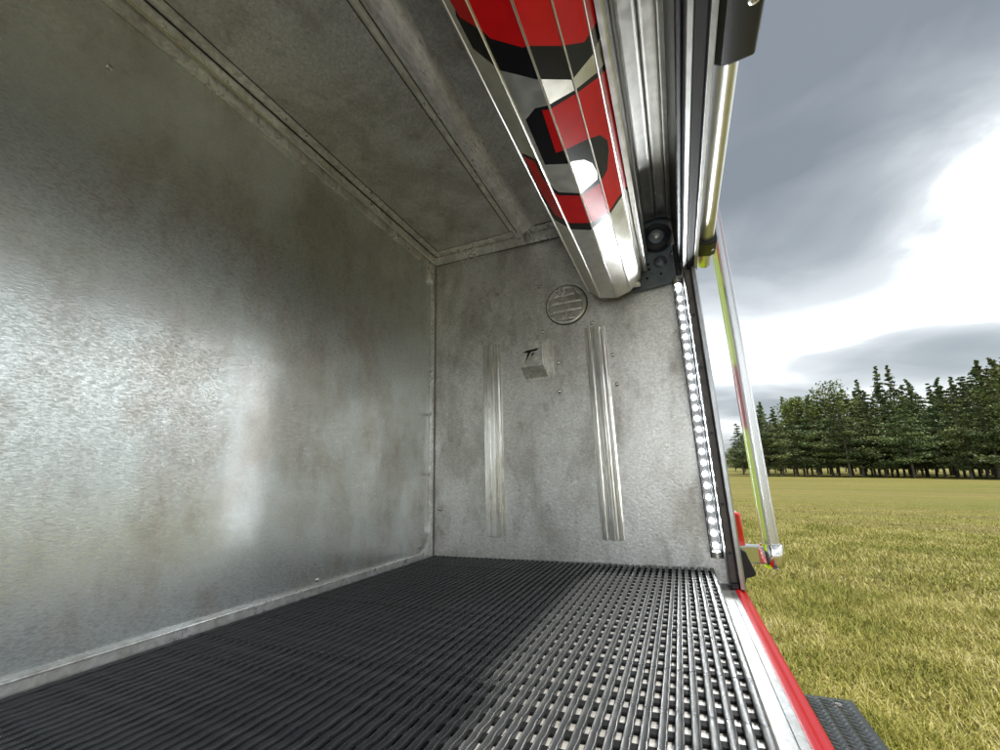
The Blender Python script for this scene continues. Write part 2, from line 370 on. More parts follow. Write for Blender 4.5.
def grass():
    # blades by rings round the parked truck; dense close in, thinning where the sheet takes over
    a0, a1 = -0.1, 1.45        # azimuth from +y toward +x
    parts = []
    for r0, r1, n, L, w in ((0.7, 2.6, 90000, 0.058, 0.0026), (2.6, 5.0, 110000, 0.054, 0.0036), (5.0, 10.0, 110000, 0.048, 0.0062), (10.0, 18.0, 60000, 0.036, 0.011)):
        az = npr.uniform(a0, a1, n); r = np.sqrt(npr.uniform(r0 * r0, r1 * r1, n))
        parts.append((np.sin(az) * r, np.cos(az) * r, np.full(n, L), np.full(n, w)))
    x, y, L, w = [np.concatenate([p[i] for p in parts]) for i in range(4)]
    k = (x > 0.02) | (y > 6.0); x, y, L, w = x[k], y[k], L[k], w[k]; n = len(x)
    clump = np.sin(x * 7.3 + np.sin(y * 5.1) * 2) * np.sin(y * 6.7 + np.sin(x * 4.3) * 2)
    L = L * npr.uniform(0.35, 1.5, n) * (1 + 0.25 * clump) * np.clip((18.5 - np.hypot(x, y)) / 9.0, 0.15, 1)
    th = npr.uniform(0, 2 * math.pi, n); lean = npr.uniform(0.4, 1.75, n)
    dx, dy = np.cos(th), np.sin(th); px_, py_ = -dy, dx
    mid = np.stack([x + dx * L * 0.5 * np.sin(lean * 0.55), y + dy * L * 0.5 * np.sin(lean * 0.55), L * 0.5 * np.cos(lean * 0.55)], 1)
    tip = mid + np.stack([dx * L * 0.55 * np.sin(lean), dy * L * 0.55 * np.sin(lean), L * 0.5 * np.cos(lean)], 1)
    base = np.stack([x, y, np.full(n, -0.004)], 1); pw = np.stack([px_ * w, py_ * w, np.zeros(n)], 1)
    V = np.empty((n, 5, 3)); V[:, 0] = base - pw * 0.5; V[:, 1] = base + pw * 0.5; V[:, 2] = mid + pw * 0.45; V[:, 3] = mid - pw * 0.45; V[:, 4] = tip
    me = bpy.data.meshes.new('grass'); me.vertices.add(n * 5); me.vertices.foreach_set('co', V.ravel().astype(np.float32))
    i0 = np.arange(n) * 5
    loops = np.stack([i0, i0 + 1, i0 + 2, i0 + 3, i0 + 3, i0 + 2, i0 + 4], 1).ravel()
    me.loops.add(n * 7); me.loops.foreach_set('vertex_index', loops.astype(np.int32))
    st = np.stack([np.arange(n) * 7, np.arange(n) * 7 + 4], 1).ravel()
    me.polygons.add(n * 2); me.polygons.foreach_set('loop_start', st.astype(np.int32))
    me.polygons.foreach_set('use_smooth', [True] * (2 * n))
    me.update(calc_edges=True); me.validate()
    a = me.attributes.new('tint', 'FLOAT', 'POINT')
    a.data.foreach_set('value', np.repeat(np.clip(npr.normal(0.48, 0.33, n), 0, 1), 5).astype(np.float32))
    me.materials.append(grass_mat())
    o = bpy.data.objects.new('grass', me); COL.objects.link(o)
    o['kind'] = 'stuff'; o['label'] = 'mown yellowing grass blades covering the field'; o['category'] = 'grass'
grass()

# ------------------------------------------------------------------ trees
def leaf_mat(name, dark, light):
    m, t, b = mat(name)
    oi = N(t, 'ShaderNodeObjectInfo'); at = N(t, 'ShaderNodeAttribute', attribute_name='tint')
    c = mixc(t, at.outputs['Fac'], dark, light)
    hs = N(t, 'ShaderNodeHueSaturation'); t.links.new(c, hs.inputs['Color'])
    t.links.new(maprange(t, oi.outputs['Random'], 0, 1, 0.485, 0.515, False), hs.inputs['Hue'])
    t.links.new(maprange(t, oi.outputs['Random'], 0, 1, 0.75, 1.25, False), hs.inputs['Value'])
    t.links.new(hs.outputs[0], b.inputs['Base Color']); b.inputs['Roughness'].default_value = 0.6
    b.inputs['Specular IOR Level'].default_value = 0.25
    return m
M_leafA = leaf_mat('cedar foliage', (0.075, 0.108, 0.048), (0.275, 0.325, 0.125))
M_leafB = leaf_mat('yellow green foliage', (0.085, 0.120, 0.026), (0.25, 0.30, 0.070))
M_bark = plain('grey brown bark', (0.15, 0.125, 0.10), 0.85, var=0.35, vscale=6)
def leaf_mesh(name, C, S, flat, m, tint):
    n = len(C)
    nx = npr.normal(0, 1, (n, 3)); nx[:, 2] *= flat; nx /= np.linalg.norm(nx, axis=1)[:, None]
    ny = npr.normal(0, 1, (n, 3)); ny[:, 2] *= 0.6; ny -= nx * (nx * ny).sum(1)[:, None]; ny /= np.linalg.norm(ny, axis=1)[:, None]
    S = S[:, None]
    V = np.empty((n, 4, 3)); V[:, 0] = C - nx * S; V[:, 1] = C - ny * S * 0.55; V[:, 2] = C + nx * S * npr.uniform(0.8, 1.3, (n, 1)); V[:, 3] = C + ny * S * 0.55
    me = bpy.data.meshes.new(name); me.vertices.add(4 * n); me.vertices.foreach_set('co', V.ravel().astype(np.float32))
    me.loops.add(4 * n); me.loops.foreach_set('vertex_index', np.arange(4 * n, dtype=np.int32))
    me.polygons.add(n); me.polygons.foreach_set('loop_start', (np.arange(n) * 4).astype(np.int32))
    me.update(calc_edges=True); me.validate()
    a = me.attributes.new('tint', 'FLOAT', 'POINT'); a.data.foreach_set('value', np.repeat(np.clip(tint, 0, 1), 4).astype(np.float32))
    me.materials.append(m)
    return me
def trunk_mesh(h, r, lean, limbs):
    mb = MB(); pts = []
    for i in range(7):
        t = i / 6; pts.append(np.array([lean[0] * t * t * h + 0.05 * math.sin(i * 2.1), lean[1] * t * t * h, t * h]))
    for i in range(6): mb.tube(pts[i], pts[i + 1], r * (1.15 - i / 6.2), 8, 0, r * (1.15 - (i + 1) / 6.2), cap=False)
    for a, b, rr in limbs: mb.tube(a, b, rr, 5, 0, rr * 0.3, cap=False)
    me = bpy.data.meshes.new('trunk'); me.from_pydata(mb.v, [], mb.f); me.polygons.foreach_set('use_smooth', [True] * len(me.polygons)); me.materials.append(M_bark)
    return me
def tree_kind(kind, seed):
    """unit tree 10 m tall: returns trunk and crown meshes"""
    global npr
    r = random.Random(seed); npr = np.random.default_rng(seed)
    h = 10.0; lean = (r.uniform(-0.04, 0.04), r.uniform(-0.04, 0.04)); limbs = []; C = []; S = []; T = []
    if kind == 'cedar' or kind == 'spire':
        base = (0.08 + 0.11 * r.random()) if kind == 'cedar' else 0.14
        nl = 46 if kind == 'cedar' else 54
        for i in range(nl):
            t = base + (1 - base) * ((i + r.random()) / nl) ** 0.95
            z = t * h; q = (t - base) / (1 - base)
            if kind == 'cedar': rad = 2.45 * (0.55 + 0.55 * math.sin(min(1, q * 1.2 + 0.08) * math.pi)) * (1 - q ** 1.9) * r.uniform(0.5, 1.25) + 0.06
            else: rad = 1.75 * (1 - q) ** 0.9 * r.uniform(0.5, 1.15) + 0.03
            az = i * 2.399 + r.uniform(-0.5, 0.5); droop = r.uniform(-0.10, 0.22)
            a = np.array([lean[0] * t * t * h, lean[1] * t * t * h, z]); d = np.array([math.cos(az), math.sin(az), droop])
            b = a + d * rad; limbs.append((a, b, 0.045 * (1.1 - q)))
            bt = r.gauss(0.0, 0.22)
            for c0 in range(max(2, int(rad * 3.2))):          # tufts along the bough
                u0 = r.uniform(0.3, 1.05); n = int(r.uniform(26, 60))
                p0 = a + d * rad * u0 + np.array([r.gauss(0, 0.22), r.gauss(0, 0.22), r.gauss(0, 0.06) - 0.05 * rad * u0]) * (0.4 + 0.5 * rad)
                sg = (0.16 + 0.10 * rad * u0) * r.uniform(0.7, 1.2) * min(1.0, 0.30 + 2.0 * (1 - q))
                c = p0 + npr.normal(0, 1, (n, 3)) * np.array([sg, sg, sg * 0.36])
                C.append(c); S.append(npr.uniform(0.05, 0.15, n)); T.append(np.clip(npr.normal(0.36, 0.16, n) + bt + 0.25 * (c[:, 2] - p0[2]) / sg, 0, 1))  # tuft tops tinted lighter: light from above put into the leaf colour
    else:
        cl = []
        for i in range(46):
            z = r.uniform(0.28, 0.98); q = (z - 0.28) / 0.7
            rad = 2.7 * math.sqrt(max(0.05, 1 - (2 * q - 0.9) ** 2 * 0.8)) * r.uniform(0.35, 1.0); az = r.uniform(0, 6.283)
            p = np.array([math.cos(az) * rad, math.sin(az) * rad, z * h]); limbs.append((np.array([0, 0, z * h * 0.62]), p, 0.06))
            n = 130; c = p + npr.normal(0, 1, (n, 3)) * np.array([0.62, 0.62, 0.42]) * 0.8
            C.append(c); S.append(npr.uniform(0.08, 0.19, n)); T.append(np.clip(npr.normal(0.4, 0.22, n) + 0.3 * r.random(), 0, 1))
    C = np.concatenate(C); S = np.concatenate(S); T = np.concatenate(T)
    k = C[:, 2] < h * 1.02; C, S, T = C[k], S[k], T[k]
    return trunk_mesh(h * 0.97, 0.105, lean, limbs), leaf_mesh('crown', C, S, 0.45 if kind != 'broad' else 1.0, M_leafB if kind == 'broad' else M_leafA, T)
KIND = {k: [tree_kind(k, s) for s in ss] for k, ss in (('cedar', (21, 22, 23, 24, 25, 26)), ('spire', (31, 32)), ('broad', (41, 42)))}
camh = CAMW
def sky_pt(px, py, dist):
    """point at a horizontal distance along the bearing of a picture column, and its height at row py"""
    d = M3 @ ray(px, py); hd = math.hypot(d[0], d[1]); return camh + d * dist / hd
def plant(kind, var, px, ytop, dist, label, wid=1.0, group='trees of the grove across the field'):
    p = sky_pt(px, ytop, dist); h = max(2.0, p[2])
    e = root(kind, label, 'tree', group=group); e.location = (p[0], p[1], -0.02)
    e.rotation_euler = (0, 0, rnd.uniform(0, 6.28)); sc = h / 10.0
    e.scale = (wid * (0.6 * sc + 0.42), wid * (0.6 * sc + 0.42), sc)
    key = {'cedar_tree': 'cedar', 'spire_tree': 'spire', 'leafy_tree': 'broad'}[kind]
    tm, cm = KIND[key][var % len(KIND[key])]
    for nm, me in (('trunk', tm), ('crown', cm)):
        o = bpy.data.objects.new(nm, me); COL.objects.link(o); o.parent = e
FRONT = 'dark green cedar in the front row at the edge of the field'
BACK = 'dark cedar standing behind the front row of the grove'
ftops = [(739, 424), (753, 416), (764, 408), (776, 411), (787, 403), (798, 406), (810, 398), (823, 396), (836, 394), (848, 396), (860, 392), (873, 396), (886, 391), (899, 394), (911, 398), (924, 393), (938, 388), (951, 386), (964, 378), (977, 374), (990, 371), (1003, 366), (1018, 362), (1034, 358), (1052, 356)]
ORD = ['first', 'second', 'third', 'fourth', 'fifth', 'sixth', 'seventh', 'eighth', 'ninth', 'tenth', 'eleventh', 'twelfth', 'thirteenth', 'fourteenth', 'fifteenth', 'sixteenth', 'seventeenth', 'eighteenth', 'nineteenth', 'twentieth', 'twenty-first', 'twenty-second', 'twenty-third', 'twenty-fourth', 'twenty-fifth']
for i, (px, yt) in enumerate(ftops):
    FRONT = 'dark green cedar at the field edge, ' + ORD[i] + ' front-row trunk from the left'
    plant('cedar_tree', i * 3 + (i // 4), px + rnd.uniform(-4, 4), yt + rnd.uniform(-2, 4), 57 + rnd.uniform(-2.0, 4.5) + (5 if i == 0 else 0), FRONT)
for i, (px, yt) in enumerate([(745, 426), (759, 404), (772, 408), (784, 400), (797, 404), (809, 396), (819, 398), (838, 388), (851, 392), (864, 390), (880, 385), (895, 384), (908, 384), (919, 392), (931, 381), (944, 384), (957, 376), (969, 366), (983, 364), (997, 359), (1010, 356), (1026, 352), (1044, 350)]):
    BACK = 'dark cedar of the second row in the grove, ' + ORD[i] + ' from the left'
    plant('cedar_tree', i * 5 + 1, px, yt + rnd.uniform(-1, 3), 66 + rnd.uniform(-2, 8), BACK)
for i in range(34):
    px = 742 + i * 9.4 + rnd.uniform(-4, 4)
    plant('cedar_tree', i * 7 + 2, px, np.interp(px, [740, 800, 900, 1000, 1060], [428, 408, 396, 372, 364]) + rnd.uniform(0, 8), 76 + rnd.uniform(-3, 14), 'dark cedar deep inside the grove glimpsed between nearer trunks')
for px, yt, lb in ((758, 402, 'slim spire of a cedar above the left end of the grove'), (871.5, 367.5, 'left one of the two tall pointed cedars above the grove'), (889, 366.5, 'right one of the two tall pointed cedars above the grove'), (855, 381, 'small pointed cedar top left of the two tall spires'), (934, 377, 'pointed cedar top in the dip right of the tall spires'), (972, 361, 'pointed cedar top near the right end of the grove'), (783, 397, 'pointed cedar top beside the leafy tree on the left'), (806, 394, 'pointed cedar top just left of the bright leafy tree'), (908, 379, 'pointed cedar top just right of the two tall spires'), (951, 377, 'pointed cedar top between the dip and the right end'), (990, 358, 'pointed cedar top beside the tall leafy tree at right')):
    plant('spire_tree', int(px), px, yt, 63 + rnd.uniform(0, 4), lb, 0.75, 'pointed cedars rising over the grove')
for i, (px, yt, lb) in enumerate(((824, 383, 'light yellow green leafy tree among the dark cedars'), (793, 399, 'low leafy green tree behind the cedars on the left'), (1004, 360, 'tall leafy green tree at the right edge of the grove'))):
    plant('leafy_tree', i, px, yt, 61 + i, lb, 0.9, 'leafy trees in the grove')
for px, yt, lb in ((724, 452, 'leftmost small hazy tree far off beside the door track'), (731, 449, 'middle small hazy tree far off left of the grove'), (738, 455, 'far hazy tree just left of the grove')):
    plant('leafy_tree', int(px), px, yt, 250 + rnd.uniform(-20, 30), lb, 1.0, 'far trees beyond the field')
for i in range(26):
    plant('leafy_tree', i, 735 + i * 12 + rnd.uniform(-4, 4), 455 + rnd.uniform(-2, 4), 108 + rnd.uniform(-6, 10), 'low leafy bush behind the grove glimpsed between the trunks', 1.6, 'bushes behind the grove')
npr = np.random.default_rng(5)

# ------------------------------------------------------------------ the truck: an open side compartment
TR = root('fire_truck', 'red fire truck with an open bare aluminium side compartment and raised roll-up door', 'fire truck', MW)
XB, YE, YN, ZC, ZF, ZT = -0.620, 1.0, -0.85, 0.667, -0.1905, -0.212
def rounded(y0, y1, z0, z1, r, n=10):
    out = []
    for cy, cz, a in ((y1 - r, z0 + r, -90), (y1 - r, z1 - r, 0), (y0 + r, z1 - r, 90), (y0 + r, z0 + r, 180)):
        for i in range(n + 1):
            t = math.radians(a + 90 * i / n); out.append((cy + r * math.cos(t), cz + r * math.sin(t)))
    return out
bw = MB().box(XB - 0.004, XB, YN, YE - 0.001, ZF - 0.03, ZC + 0.02).build('back_wall', M_wall, TR)
# flange round the back panel with a rounded opening
fr = MB(); inn = rounded(YN + 0.02, 0.984, -0.171, 0.620, 0.062); out = rounded(YN, 0.9945, ZF, 0.640, 0.001)
k = len(inn)
vs = [(XB + 0.0085, p[0], p[1]) for p in out] + [(XB + 0.0085, p[0], p[1]) for p in inn] + [(XB + 0.0005, p[0], p[1]) for p in inn] + [(XB + 0.0005, p[0], p[1]) for p in out]
fs = []
for a, b in ((0, 1), (1, 2), (3, 0)):
    fs += [(a * k + i, a * k + (i + 1) % k, b * k + (i + 1) % k, b * k + i) for i in range(k)]
fr.add(vs, fs); fr.build('back_flange', M_trim, TR, smooth=True)
MB().tube((XB + 0.0088, YN, -0.1725), (XB + 0.0088, 0.925, -0.1725), 0.0018, 8).build('flange_bead', M_trim, TR, smooth=True)
MB().tube((XB + 0.004, 0.9975, ZF), (XB + 0.004, 0.9975, 0.63), 0.0024, 8).build('corner_seal', M_rubber, TR, smooth=True)
for y, z in ((0.205, 0.535), (0.62, 0.555), (0.93, 0.60), (0.975, 0.30), (0.973, 0.02), (0.945, -0.155), (0.62, -0.163), (0.975, 0.18)):
    MB().lathe((XB + (0.0087 if y > 0.9 and z < 0.55 and y > 0.96 else 0.0002), y, z), (1, 0, 0), [(0.0042, 0), (0.0040, 0.0012), (0.0026, 0.0024), (0.0, 0.0028)], 14).build('rivet', M_screw, bw, smooth=True)
# trims where wall and ceiling meet
MB().prism([(XB, 0.641), (XB + 0.012, 0.641), (XB + 0.0135, 0.643), (XB + 0.0135, 0.660), (XB + 0.0, 0.660)], 'y', YN, 0.989).build('wall_angle', M_trim, TR, smooth=True, bevel=0.0008)
MB().tube((XB + 0.0125, YN, 0.6385), (XB + 0.0125, 0.988, 0.6385), 0.0026, 10).build('trim_bead', M_chrome, TR, smooth=True)
MB().box(XB, XB + 0.034, YN, 0.989, 0.6615, 0.6665).build('ceiling_angle', M_trim, TR, bevel=0.0008)
MB().box(XB + 0.002, 0.05, 0.9895, 0.9995, 0.633, 0.6605).build('end_angle', M_trim, TR, bevel=0.0008)
MB().box(XB + 0.036, 0.05, 0.965, 0.9995, 0.6613, 0.6663).build('end_ceiling_angle', M_trim, TR, bevel=0.0008)
MB().box(XB + 0.0355, -0.3485, YN, 0.964, 0.6645, 0.668).build('ceiling_panel', M_ceil, TR)
MB().box(-0.289, 0.085, YN, 0.964, 0.6655, 0.669).build('ceiling_panel', M_ceil, TR)
MB().box(XB - 0.01, 0.088, YN - 0.01, YE + 0.03, 0.675, 0.70).build('roof', M_paint, TR)
for a, b in (((XB + 0.0346, YN, 0.6648), (XB + 0.0346, 0.964, 0.6648)), ((XB + 0.0145, YN, 0.6607), (XB + 0.0145, 0.989, 0.6607)), ((XB + 0.036, 0.9645, 0.6652), (-0.15, 0.9645, 0.6652)), ((XB + 0.010, 0.9890, 0.6325), (-0.15, 0.9990, 0.6325)), ((-0.3535, YN, 0.6648), (-0.3535, 0.964, 0.6648)), ((-0.3322, YN, 0.6537), (-0.3322, 0.964, 0.6537))):
    MB().tube(a, b, 0.0011, 6).build('sealant_seam', M_dark, TR)
bm_ = MB().prism([(-0.352, 0.6640), (-0.346, 0.6585), (-0.338, 0.6580), (-0.334, 0.6535), (-0.330, 0.6535), (-0.3275, 0.6490), (-0.3225, 0.6478), (-0.317, 0.6490), (-0.300, 0.6560), (-0.290, 0.6610), (-0.283, 0.6655), (-0.283, 0.668), (-0.352, 0.668)], 'y', YN, 0.964)
bm_.build('ceiling_beam', M_beam, TR, smooth=True)
MB().box(-0.337, -0.318, 0.958, 0.988, 0.640, 0.6605).build('beam_clip', M_trim, TR, bevel=0.001)
# end wall and what is fixed to it
ew = MB().box(XB - 0.003, 0.068, YE, YE + 0.004, ZF - 0.03, ZC).build('end_wall', M_end, TR)
nw = MB().box(XB - 0.003, 0.068, YN - 0.004, YN, ZF - 0.03, ZC).build('near_wall', M_end, TR)
rv = None
for x, z in ((-0.583, 0.513), (-0.583, 0.454), (-0.41, 0.504), (-0.287, 0.500), (-0.286, 0.372), (-0.158, 0.374), (-0.251, 0.283), (-0.252, 0.209), (-0.115, 0.284), (-0.112, 0.211), (-0.593, -0.070)):
    b = MB().lathe((x, YE - 0.0002, z), (0, -1, 0), [(0.0058, 0), (0.0055, 0.0016), (0.0040, 0.0040), (0.0020, 0.0052), (0.0, 0.0054)], 14)
    b.build('rivet', M_screw, ew, smooth=True)
RP = [(0, 0), (0, 0.0045), (0.0055, 0.0045), (0.0075, 0.0110), (0.0130, 0.0125), (0.0160, 0.0118), (0.0165, 0.0050), (0.0215, 0.0050), (0.0225, 0.0120), (0.0270, 0.0132), (0.0330, 0.0128), (0.0350, 0.0070), (0.0390, 0.0062), (0.0410, 0.0105), (0.0455, 0.0105), (0.0470, 0.0045), (0.0515, 0.0040), (0.0515, 0)]
for x0, z0, z1 in ((-0.4585, -0.134, 0.356), (-0.1775, -0.136, 0.362)):
    MB().prism([(x0 + a, YE - b) for a, b in RP], 'z', z0, z1).build('mounting_rail', M_rail, TR, smooth=False, bevel=0.0005)
# round louvre vent
vc = (-0.219, YE, 0.435)
vt = MB().lathe((vc[0], YE - 0.0003, vc[2]), (0, -1, 0), [(0.053, 0), (0.0525, 0.003), (0.050, 0.0048), (0.0475, 0.0048), (0.0455, 0.0025), (0.0455, -0.001)], 48).build('vent', M_trim, TR, smooth=True)
MB().lathe((vc[0], YE - 0.0002, vc[2]), (0, -1, 0), [(0.0528, 0.0), (0.0532, 0.0012), (0.0548, 0.0010), (0.0556, 0.0)], 40).build('vent_shade_ring', M_rubber, vt, smooth=True)  # dark ring put in for the shadowed outline round the vent
MB().lathe((vc[0], YE - 0.0004, vc[2]), (0, -1, 0), [(0.0, 0.0008), (0.0457, 0.0008)], 40).build('vent_back', M_end, vt)
tl = 0.10
for i, z in enumerate((-0.0335, -0.0115, 0.0105, 0.0315)):
    hw = math.sqrt(0.0450 ** 2 - (abs(z) + 0.006) ** 2)
    lv = MB(); n = 9
    for a, (x0, x1) in enumerate(((-hw, hw),)):
        pr = [(YE - 0.001, z + 0.0106), (YE - 0.0040, z + 0.0104), (YE - 0.0075, z + 0.0040), (YE - 0.0095, z - 0.0040), (YE - 0.0098, z - 0.0080), (YE - 0.0085, z - 0.0100), (YE - 0.001, z - 0.0085)]
        lv.prism([(p, q + vc[2]) for p, q in pr], 'x', vc[0] + x0, vc[0] + x1)
    lv.build('louver', M_trim, vt, bevel=0.0015)
MB().box(vc[0] - 0.0012, vc[0] + 0.0012, YE - 0.0098, YE - 0.001, vc[2] - 0.042, vc[2] + 0.040).build('vent_rib', M_trim, vt)
# small folded sheet hood
def P(px, py, y): return onplane(px, py, 1, y)
Yh = 0.958
hx0, hx1 = P(519.5, 350, Yh)[0], P(542.5, 350, Yh)[0]
hzt, hzb = P(530, 342, Yh)[2], P(533, 366, Yh)[2]
hd = MB()
hd.add([(hx0, Yh, hzb), (hx1, Yh, hzb), (hx1, Yh, hzt), (hx0, Yh, hzt), (hx0, YE, hzb - 0.022), (hx1, YE, hzb - 0.022), (hx1, YE, hzt + 0.010), (hx0, YE, hzt + 0.010)],
       [(0, 1, 2, 3), (3, 2, 6, 7), (0, 3, 7, 4), (1, 5, 6, 2), (0, 4, 5, 1)])
hood = hd.build('hood', M_trim, TR, bevel=0.0012)
MB().box(hx0 - 0.004, hx1 + 0.016, YE - 0.0018, YE, hzb - 0.030, hzt + 0.014).build('hood_plate', M_trim, TR, bevel=0.0006)
# its pressed emblem: a slanting F with a swept bar and tail
w = hx1 - hx0; em = MB()
def E2(u, v): return (hx0 + w * u, Yh - 0.0006, hzb + (hzt - hzb) * v)
for poly in ([(0.12, 0.58), (0.30, 0.66), (0.86, 0.70), (0.74, 0.60), (0.50, 0.58), (0.22, 0.16), (0.36, 0.56)], [(0.52, 0.52), (0.70, 0.54), (0.60, 0.46), (0.50, 0.36), (0.53, 0.46)]):
    q = [E2(*p) for p in poly]; em.add(q, [tuple(range(len(q)))])
em.build('emblem', M_dark, hood)
MB().box(hx0 + w * 0.05, hx1 - w * 0.05, Yh - 0.0012, Yh - 0.0002, hzb + (hzt - hzb) * 0.79, hzb + (hzt - hzb) * 0.82).build('hood_crease', M_trim, hood)
# floor pan, sill and red rocker
MB().box(XB, 0.0405, YN, YE, ZF - 0.006, ZF).build('floor_pan', M_floor, TR)
MB().prism([(0.0405, ZF - 0.001), (0.0425, ZF - 0.004), (0.0430, ZT + 0.002), (0.0445, ZT), (0.0600, ZT), (0.0606, ZT - 0.0008), (0.0612, ZT), (0.0690, ZT), (0.0690, ZT - 0.02), (0.0405, ZT - 0.02)], 'y', YN, YE + 0.03).build('sill', M_sill, TR, smooth=False)
rk = [(0.0692, ZT + 0.0006), (0.0735, ZT + 0.0012), (0.0765, ZT + 0.0002), (0.0785, ZT - 0.0022), (0.0815, ZT - 0.0035), (0.0850, ZT - 0.0035), (0.0880, ZT - 0.0060), (0.0898, ZT - 0.0110), (0.0900, ZT - 0.02), (0.0900, -0.60), (0.0700, -0.60), (0.0692, ZT - 0.02)]
MB().prism(rk, 'y', -1.9, YE + 0.034).build('rocker_panel', M_paint, TR, smooth=True)
# outer skin beyond the opening
sp = MB().box(0.060, 0.0895, YE + 0.036, 2.5, -0.60, 0.95).build('side_panel', M_paint, TR, bevel=0.002)
for z0, z1 in ((0.26, 0.94), (-0.42, 0.10)):
    MB().box(0.0897, 0.0902, YE + 0.040, 2.49, z0, z1).build('reflective_stripe', M_lime, sp)
MB().box(0.060, 0.0895, -1.9, YN - 0.03, -0.20, 0.95).build('side_panel', M_paint, TR, bevel=0.002)
MB().box(0.066, 0.0895, YN - 0.028, YE + 0.034, 0.570, 0.95).build('header_panel', M_paint, TR, bevel=0.002)
# door track up the edge of the end wall
ZB, ZTOP = ZT + 0.0005, 0.452
trk = MB().prism([(0.0615, 0.958), (0.0635, 0.956), (0.0645, 0.958), (0.0645, 0.994), (0.0765, 0.994), (0.0765, 0.957), (0.0785, 0.953), (0.0860, 0.953), (0.0880, 0.957), (0.0880, 1.034), (0.0615, 1.034)], 'z', ZB, ZTOP).build('door_track', M_track, TR, smooth=False, bevel=0.0006)
MB().box(0.0650, 0.0760, 0.965, 0.9935, ZB + 0.001, ZTOP - 0.001).build('track_wiper', M_trackdark, trk, bevel=0.0008)
for z in (0.34, 0.22, 0.08, -0.06, -0.15):
    MB().lathe((0.0702, 0.9652, z), (0, -1, 0), [(0.0035, 0), (0.0032, 0.0010), (0.0015, 0.0012), (0.0015, 0.0004), (0, 0.0004)], 12).build('screw', M_blackpl, trk, smooth=True)
MB().box(0.0635, 0.0755, 0.951, 0.9645, ZB + 0.0005, ZB + 0.010).build('track_stop', M_blackpl, trk, bevel=0.001)
# lit strip lamp, and an added fill copy behind the camera
LX0, LX1, LZ0, LZ1 = 0.0370, 0.0600, -0.163, 0.442
def strip_or_fill_lamp(yw, sg):
    # sg = -1: faces -y from the end wall, +1: the added, unseen one, faces +y from the near wall
    def Y(d): return yw + sg * d
    xm = 0.5 * (LX0 + LX1)
    ls = MB().prism([(LX0, Y(0)), (LX0, Y(0.016)), (LX0 + 0.002, Y(0.016)), (LX0 + 0.002, Y(0.0045)), (LX1 - 0.002, Y(0.0045)), (LX1 - 0.002, Y(0.016)), (LX1, Y(0.016)), (LX1, Y(0))], 'z', LZ0, LZ1).build('strip_or_fill_lamp', M_tray, TR)
    nled = 25
    for i in range(nled):
        z = LZ0 + 0.022 + (LZ1 - LZ0 - 0.044) * i / (nled - 1)
        MB().lathe((xm, Y(0.0047), z), (0, sg, 0), [(0.0043, 0), (0.0036, 0.0024), (0, 0.0034)], 8).build('led', M_led, ls, smooth=True)
    a = [(xm + 0.0094 * math.cos(t), Y(0.0150 + 0.0085 * math.sin(t))) for t in np.linspace(0, math.pi, 13)]
    ln = MB(); ln.add([(p[0], p[1], LZ0 + 0.012) for p in a] + [(p[0], p[1], LZ1 - 0.016) for p in a], [(i, i + 1, 14 + i, 13 + i) for i in range(12)])
    ln.build('lens', M_lens, ls, smooth=True)
    for z0, z1 in ((LZ0 + 0.0005, LZ0 + 0.012), (LZ1 - 0.016, LZ1 - 0.0005)):
        MB().prism(a + [(LX0 + 0.0022, Y(0.0046)), (LX1 - 0.0022, Y(0.0046))], 'z', z0, z1).build('end_cap', M_tube, ls, smooth=True)
strip_or_fill_lamp(YE, -1)
strip_or_fill_lamp(YN, 1)  # added fill lamp, out of view, to brighten the end and back walls

# ------------------------------------------------------------------ roll-up door, rolled onto its barrel
CC = np.array([-0.094, 0.482]); RC = 0.0714
e_ = -CC / np.linalg.norm(CC); l_ = np.array([e_[1], -e_[0]])
def cv(phi): t = math.radians(phi); return CC + RC * (e_ * math.cos(t) + l_ * math.sin(t))
PH = [152.5, 123.5, 94.5, 65.5, 36.5, 5.2, -21, -50, -79, -108, -137, -166, -195, -207.5]
VX = [cv(p) for p in PH]
CY0, CY1 = -0.81, 0.957
WD = [np.linalg.norm(VX[i + 1] - VX[i]) for i in range(len(VX) - 1)]
CUM = np.concatenate([[0], np.cumsum(WD)])
AN = [math.atan2(v[1], v[0]) for v in VX]; amax = max(AN); amin = min(AN)
def unroll(px, py):
    r = ray(px, py); ra = math.hypot(r[0], r[2]); an = min(max(math.atan2(r[2], r[0]), amin + 0.002), amax - 0.002)
    d = np.array([math.cos(an), math.sin(an)]) * ra; best = None
    for i in range(len(VX) - 1):
        A, B = VX[i], VX[i + 1]; Mx = np.array([[d[0], A[0] - B[0]], [d[1], A[1] - B[1]]])
        if abs(np.linalg.det(Mx)) < 1e-9: continue
        t, u = np.linalg.solve(Mx, A)
        if -1e-6 <= u <= 1 + 1e-6 and t > 0 and (best is None or t < best[0]): best = (t, CUM[i] + u * WD[i])
    return (best[1], r[1] * best[0])
def trace(poly, sub=5):
    out = []
    for i in range(len(poly)):
        a, b = poly[i], poly[(i + 1) % len(poly)]
        for j in range(sub): out.append(unroll(a[0] + (b[0] - a[0]) * j / sub, a[1] + (b[1] - a[1]) * j / sub))
    return out
